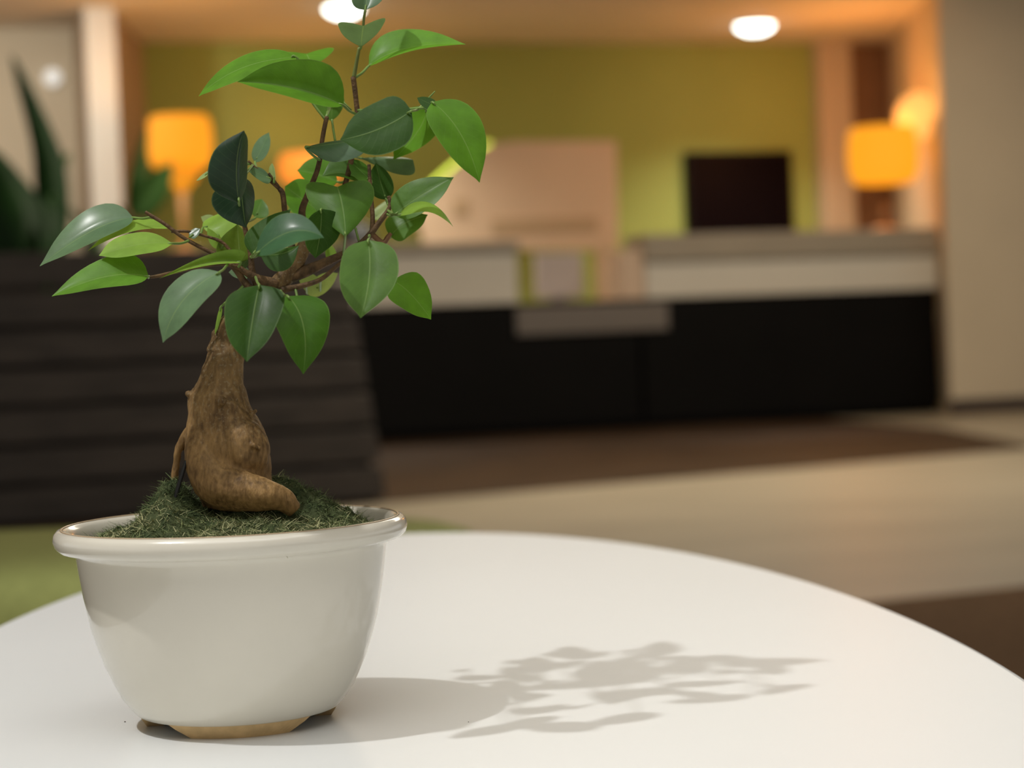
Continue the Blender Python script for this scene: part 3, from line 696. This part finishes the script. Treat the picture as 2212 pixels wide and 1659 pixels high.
DZ = {(888, 240): -180, (934, 221): -120, (942, 230): -110, (797, 142): 60, (741, 227): -90, (640, 124): -40, (676, 142): 120, (722, 200): 140, (716, 190): 160, (922, 232): 120,
      (516, 437): -200, (520, 384): -130, (551, 350): 140, (728, 392): 220, (698, 462): 160, (680, 470): 260, (746, 510): -150, (660, 318): -110, (778, 391): 40, (834, 431): 60, (774, 341): 160,
      (852, 464): -40, (862, 464): -100, (844, 512): 100, (806, 472): 260, (553, 548): -260, (546, 550): -170, (694, 452): -140, (562, 548): -70, (438, 492): 100, (287, 470): 60, (368, 492): 50, (372, 526): -40,
      (320, 597): -60, (474, 588): -200, (560, 616): -220, (622, 640): -190, (795, 519): -200, (848, 606): -60, (692, 628): 160, (664, 634): 200, (716, 562): 150, (540, 590): 60, (552, 470): 180, (474, 492): 160}
def leaf(base, via, tip, L, R, d0=0, d1=0, c='md', W=None, peak=.44, dv=None, pet=None, under=False, curl=0, petm=None, blunt=False):
    """base/via/tip: midrib points; L, R: side vectors at the widest place; d0, d1: depth at base and tip."""
    dzz = DZ.get(tuple(base), 0) * 1.4; d0 += dzz; d1 += dzz
    if dv is not None: dv += dzz
    if pet is None:
        q = min(BR, key=lambda k: (k[0] - base[0]) ** 2 + (k[1] - base[1]) ** 2 + (.25 * (k[2] - d0)) ** 2)
        pet = q
    b = Vector(base); t_ = Vector(tip); v = Vector(via) if via else (b + t_) / 2
    ctrl = 2 * v - (b + t_) / 2
    dm = (d0 + d1) / 2 if dv is None else dv; dc = 2 * dm - (d0 + d1) / 2
    L = Vector(L); R = Vector(R)
    W = W or 1.12 * max(L.length, R.length)
    def side_z(s):
        z = 1.3 * math.sqrt(max(0, W * W - s.length_squared)); z = min(z, W * 1.1)
        sg = 1 if s.y <= 0 else -1
        return z * sg * (-1 if under else 1)
    zl, zr = side_z(L), side_z(R)
    if abs(L.y) < 8 and abs(R.y) < 8: zl, zr = zl * .8, -zr * .3       # leaf hanging flat towards the viewer
    NT, NW = 24, 4
    vs = []; uvs = []; fs = []
    for i in range(NT + 1):
        s = i / NT
        m = b * (1 - s) ** 2 + ctrl * 2 * s * (1 - s) + t_ * s * s
        d = d0 * (1 - s) ** 2 + dc * 2 * s * (1 - s) + d1 * s * s
        sp = s ** (math.log(.44) / math.log(peak))
        wdt = prof_at(s, BLUNT) if blunt else prof_at(sp)
        wob = 1 + .04 * math.sin(7 * s + b.x)
        for k in range(-NW, NW + 1):
            q = k / NW
            S, z = (L, zl) if q < 0 else (R, zr)
            a = abs(q); cup = (a - a * a) * .35 * W * wdt * (1 if not under else -1)
            p = m + S * (a * wdt * wob)
            vs.append(at(p.x, p.y, d + z * a * wdt - cup * .5 + curl * a * a * wdt)); uvs.append(((q + 1) / 2, s))
    n = 2 * NW + 1
    for i in range(NT):
        for k in range(n - 1):
            a = i * n + k; fs.append((a, a + 1, a + n + 1, a + n))
    org = at(base[0], base[1], d0)
    me = bpy.data.meshes.new('leaf'); me.from_pydata([x - org for x in vs], [], fs)
    ul = me.uv_layers.new(name='UVMap')
    for lp in me.loops: ul.data[lp.index].uv = uvs[lp.vertex_index]
    for p in me.polygons: p.use_smooth = True
    me.materials.append(M_leaf)
    o = bpy.data.objects.new('leaf', me); col.objects.link(o); o.parent = bonsai; o.location = org - PB
    cc = COLS[c] if isinstance(c, str) else c
    f = random.uniform(.9, 1.1); o.color = (cc[0] * f, cc[1] * f, cc[2] * f, {'bl': .30, 'gl': .65, 'lt': .05, 'pl': .05}.get(c, .04) if isinstance(c, str) else cc[3] if len(cc) > 3 else .05)
    if pet:
        m_ = petm or M_pet; mid = ((b.x + pet[0]) / 2, (b.y + pet[1]) / 2 + 3)
        dirx = (b - v).normalized() * -10
        g = MB(); ptube(g, [(b.x + dirx.x, b.y + dirx.y, 1.8, d0 + (dm - d0) * .1), (b.x, b.y, 2.6, d0), (mid[0], mid[1], 2.8, (d0 + pet[2]) / 2), (pet[0], pet[1], 3.2, pet[2])], 4, 8)
        g.build('petiole', m_, o, smooth_=True)
    return o
# --- crown top
leaf((789, 21), None, (800, -70), (-34, 6), (40, -4), 6, 60, 'bl')
leaf((780, 101), (782, 78), (785, 56), (-54, -14), (50, -24), 6, -60, 'bl', W=60, blunt=True, under=True)
leaf((797, 142), (884, 103), (1006, 96), (-14, -40), (6, 7), -10, -20, 'br', W=50, pet=(766, 168, 16))
leaf((640, 124), (522, 147), (429, 208), (-4, -24), (6, 24), 0, -60, 'br', W=44, pet=(757, 238, 20))
leaf((741, 227), (632, 190), (513, 177), (26, -64), (-6, 20), -10, -60, 'br', W=66, pet=(768, 246, 20))
leaf((676, 142), (668, 128), (662, 116), (-60, -8), (54, -18), 10, 70, 'br', W=66, blunt=True, pet=(757, 238, 20))
leaf((722, 200), (718, 232), (716, 262), (-40, -4), (24, -2), 30, 20, 'md', pet=(705, 252, 10))
leaf((716, 190), None, (714, 152), (-12, 2), (13, -2), 40, 50, 'bl', pet=(706, 252, 10))
leaf((888, 240), (816, 280), (735, 302), (-18, -56), (24, 54), -16, -30, 'dk', W=62, pet=(912, 229, -2))
leaf((922, 232), (905, 280), (850, 345), (-44, -14), (34, 14), 10, 24, 'br', W=56)
leaf((934, 221), (994, 288), (1036, 394), (46, -26), (-40, 24), -8, -46, 'br', W=56, pet=(912, 229, 0))
leaf((942, 230), None, (901, 211), (6, -10), (-6, 12), -14, -10, 'dk')
twig([(770, 262, 4, 20), (820, 250, 3, 10), (880, 238, 3, 0), (912, 229, 3, -2), (926, 212, 2, -4), (940, 197, 1.2, -6)], M_pet, 'shoot')
twig([(724, 304, 2.6, 12), (720, 280, 2.6, 14), (717, 258, 2.4, 20)], M_pet, 'petiole')
# --- left middle
leaf((516, 437), (512, 350), (527, 282), (-64, 8), (24, -6), -40, -30, 'gl', W=66, dv=-46, peak=.5)
leaf((520, 384), (524, 436), (531, 492), (-64, 10), (26, -6), -10, -20, 'gl', W=66)
leaf((551, 350), None, (581, 286), (-15, -8), (15, 6), 8, 20, 'bl', pet=(555, 368, 10))
leaf((584, 386), (560, 376), (534, 366), (-4, -16), (4, 16), 0, -20, 'bl', W=26)
leaf((592, 392), None, (588, 352), (-10, 0), (5, 0), 6, 20, 'pl')
leaf((552, 470), None, (566, 430), (-16, -10), (22, 8), 30, 50, 'md')
leaf((452, 374), None, (424, 390), (4, -9), (-2, 5), 30, 30, 'pl')
# --- centre
leaf((660, 318), (730, 309), (802, 299), (2, -6), (14, 40), -14, -24, (.075, .15, .075, .25), W=46, peak=.55, pet=(691, 346, 0))
leaf((778, 391), (742, 374), (696, 381), (-4, -46), (-6, 8), -4, -8, 'md', W=50)
leaf((728, 392), (690, 378), (642, 368), (0, -40), (-10, 24), 20, 24, 'br', W=44)
leaf((698, 462), (656, 432), (616, 402), (14, -44), (-26, 26), 10, 16, 'br', W=50)
leaf((680, 470), (664, 460), (622, 452), (0, -30), (0, 20), 16, 24, 'br', W=40)
leaf((746, 510), (741, 456), (729, 404), (-78, -24), (70, -30), -26, 40, 'md', W=88, blunt=True, pet=(742, 548, -6))
leaf((834, 431), (822, 392), (812, 352), (-26, 6), (24, -6), -8, 6, 'dk', pet=(843, 446, -2))
leaf((774, 341), (832, 343), (892, 345), (0, -5), (26, 36), -4, -14, 'bl', W=44, peak=.68)
leaf((802, 390), None, (752, 344), (10, -14), (-12, 14), 14, 30, 'md', W=30, pet=(800, 398, 2))
leaf((852, 464), (906, 424), (980, 383), (-26, -28), (22, 26), -4, -10, 'md', W=42, pet=(836, 462, -4))
leaf((862, 464), (924, 446), (979, 490), (0, -10), (2, 13), -20, -90, 'lt', W=30)
leaf((844, 512), (872, 484), (924, 464), (-22, -24), (20, 22), 0, 6, 'md', W=38)
leaf((806, 472), None, (870, 424), (-10, -12), (10, 12), 30, 36, 'pl')
leaf((553, 548), (630, 500), (700, 514), (-6, -42), (12, 26), -60, -90, (.050, .135, .062, .45), W=50)
leaf((546, 550), (576, 506), (628, 452), (-30, -18), (26, 18), -36, -20, 'dk', W=40)
leaf((694, 452), (692, 500), (681, 558), (-34, 8), (46, -4), -20, -40, 'dk', W=50)
leaf((562, 548), (606, 548), (646, 530), (0, -10), (8, 38), -20, -14, 'dk', W=42)
leaf((520, 566), (516, 530), (513, 484), (-48, 4), (28, -2), 0, 16, 'ol')
leaf((438, 492), (482, 480), (528, 445), (-10, -18), (20, 26), -28, -34, 'lt', W=36)
leaf((474, 492), None, (434, 468), (8, -14), (-6, 10), -6, -4, 'pl')
leaf((476, 536), None, (448, 492), (10, -4), (-10, 8), -10, 0, 'lt')
leaf((520, 566), (440, 570), (344, 602), (26, -26), (2, 5), -56, -76, 'lt', W=36, peak=.34)
# --- left arm
leaf((287, 470), (196, 500), (86, 575), (-16, -42), (12, 20), -50, -80, 'bl', W=52, pet=(330, 468, -46))
leaf((368, 492), (280, 492), (190, 542), (0, -14), (2, 9), -50, -60, 'lt', W=34, pet=(374, 500, -44))
leaf((372, 526), (300, 528), (214, 552), (-12, -26), (6, 22), -60, -80, 'lt', W=38, pet=(408, 520, -44), peak=.55)
leaf((320, 597), (226, 598), (112, 640), (4, -44), (0, 24), -60, -96, (.12, .29, .03), W=52)
leaf((474, 588), (396, 648), (352, 740), (-36, -24), (30, 22), -70, -120, 'bl', W=50, pet=(492, 570, -36))
leaf((410, 512), None, (432, 494), (-6, -8), (6, 8), -46, -40, 'bl')
# --- lower front
leaf((560, 616), (546, 690), (533, 781), (-66, 2), (62, -2), -60, -150, 'dk', W=70, pet=(552, 598, -20), peak=.40)
leaf((622, 640), (656, 706), (655, 808), (-58, 10), (60, -12), -50, -140, (.060, .165, .015), W=66, pet=(606, 628, -16), peak=.40)
leaf((795, 519), (798, 598), (779, 687), (-66, 2), (63, -4), -40, -130, (.075, .165, .026), W=68, pet=(798, 508, -8), peak=.42)
leaf((848, 606), (886, 634), (931, 690), (34, -28), (-26, 28), -20, -36, 'br', W=46, pet=(790, 545, -8))
leaf((692, 628), None, (646, 586), (14, -12), (-14, 18), 10, 20, 'pl', pet=(692, 604, -16))
leaf((664, 634), None, (730, 590), (-6, -18), (8, 18), 14, 20, 'pl')
leaf((716, 562), None, (709, 526), (-10, 2), (13, -2), 10, 20, 'lt')
leaf((540, 590), None, (494, 588), (0, -14), (0, 14), -6, -10, 'bl')
leaf((518, 580), None, (538, 556), (-10, -6), (8, 6), 0, 6, 'bl')
leaf((478, 662), None, (464, 724), (-4, 0), (5, 0), -10, -14, 'lt')
# far-side leaves, nearly level and unseen, added to fill out the table shadow
for x, y, ox, w_, da, db in ((815, 274, 8, 46, 10, 230), (1000, 296, -10, 36, -30, 190), (650, 184, 0, 40, 20, 230), (733, 442, 6, 46, 60, 280), (795, 596, 4, 48, 20, 250), (655, 694, 0, 42, -60, 150), (545, 688, 6, 46, -80, 120),
                             (496, 348, 6, 30, 20, 200), (630, 506, 14, 44, 160, 380), (790, 300, 20, 40, 260, 460), (704, 466, 0, 44, 300, 500), (590, 500, -20, 36, 40, 260), (890, 420, 16, 30, 60, 250)):
    leaf((x, y), None, (x + ox, y + 9), (-w_, 0), (w_, 1), da, db, 'md', W=w_ * 1.01, pet=(912, 229, -2) if x == 1000 else None)
twig([(768, 492, 2.6, 6), (771, 505, 2.6, 2), (776, 522, 2.6, -4)], M_pet, 'petiole')
# dark spot on the small lower right leaf
g = MB(); g.ball(at(900, 637, -42), 4.2 * K, 10, 6); g.build('spot', M_speck, bonsai, smooth_=True)
# crumbs on the table
for x, y, r, lb in ((841, 1272, 1.6, 'tiny dark soil crumb on the white table just right of the pot'), (270, 1560, 2.0, 'tiny dark soil crumb on the table left of the pot foot'),
                    (882, 1306, 1.2, 'tiny dark soil crumb on the table between pot and far edge, right of another'), (1012, 1560, 1.2, 'tiny dark soil crumb inside the shadow in front right of the pot')):
    P = onz(x, y, TZ); g = MB(); g.ball((P.x, P.y, TZ + r * K * .5), r * K, 8, 6, (1, 1, .55)); o = g.build('soil_crumb', M_speck, smooth_=True)
    tag(o, lb, 'crumb', 'soil crumbs on the table')
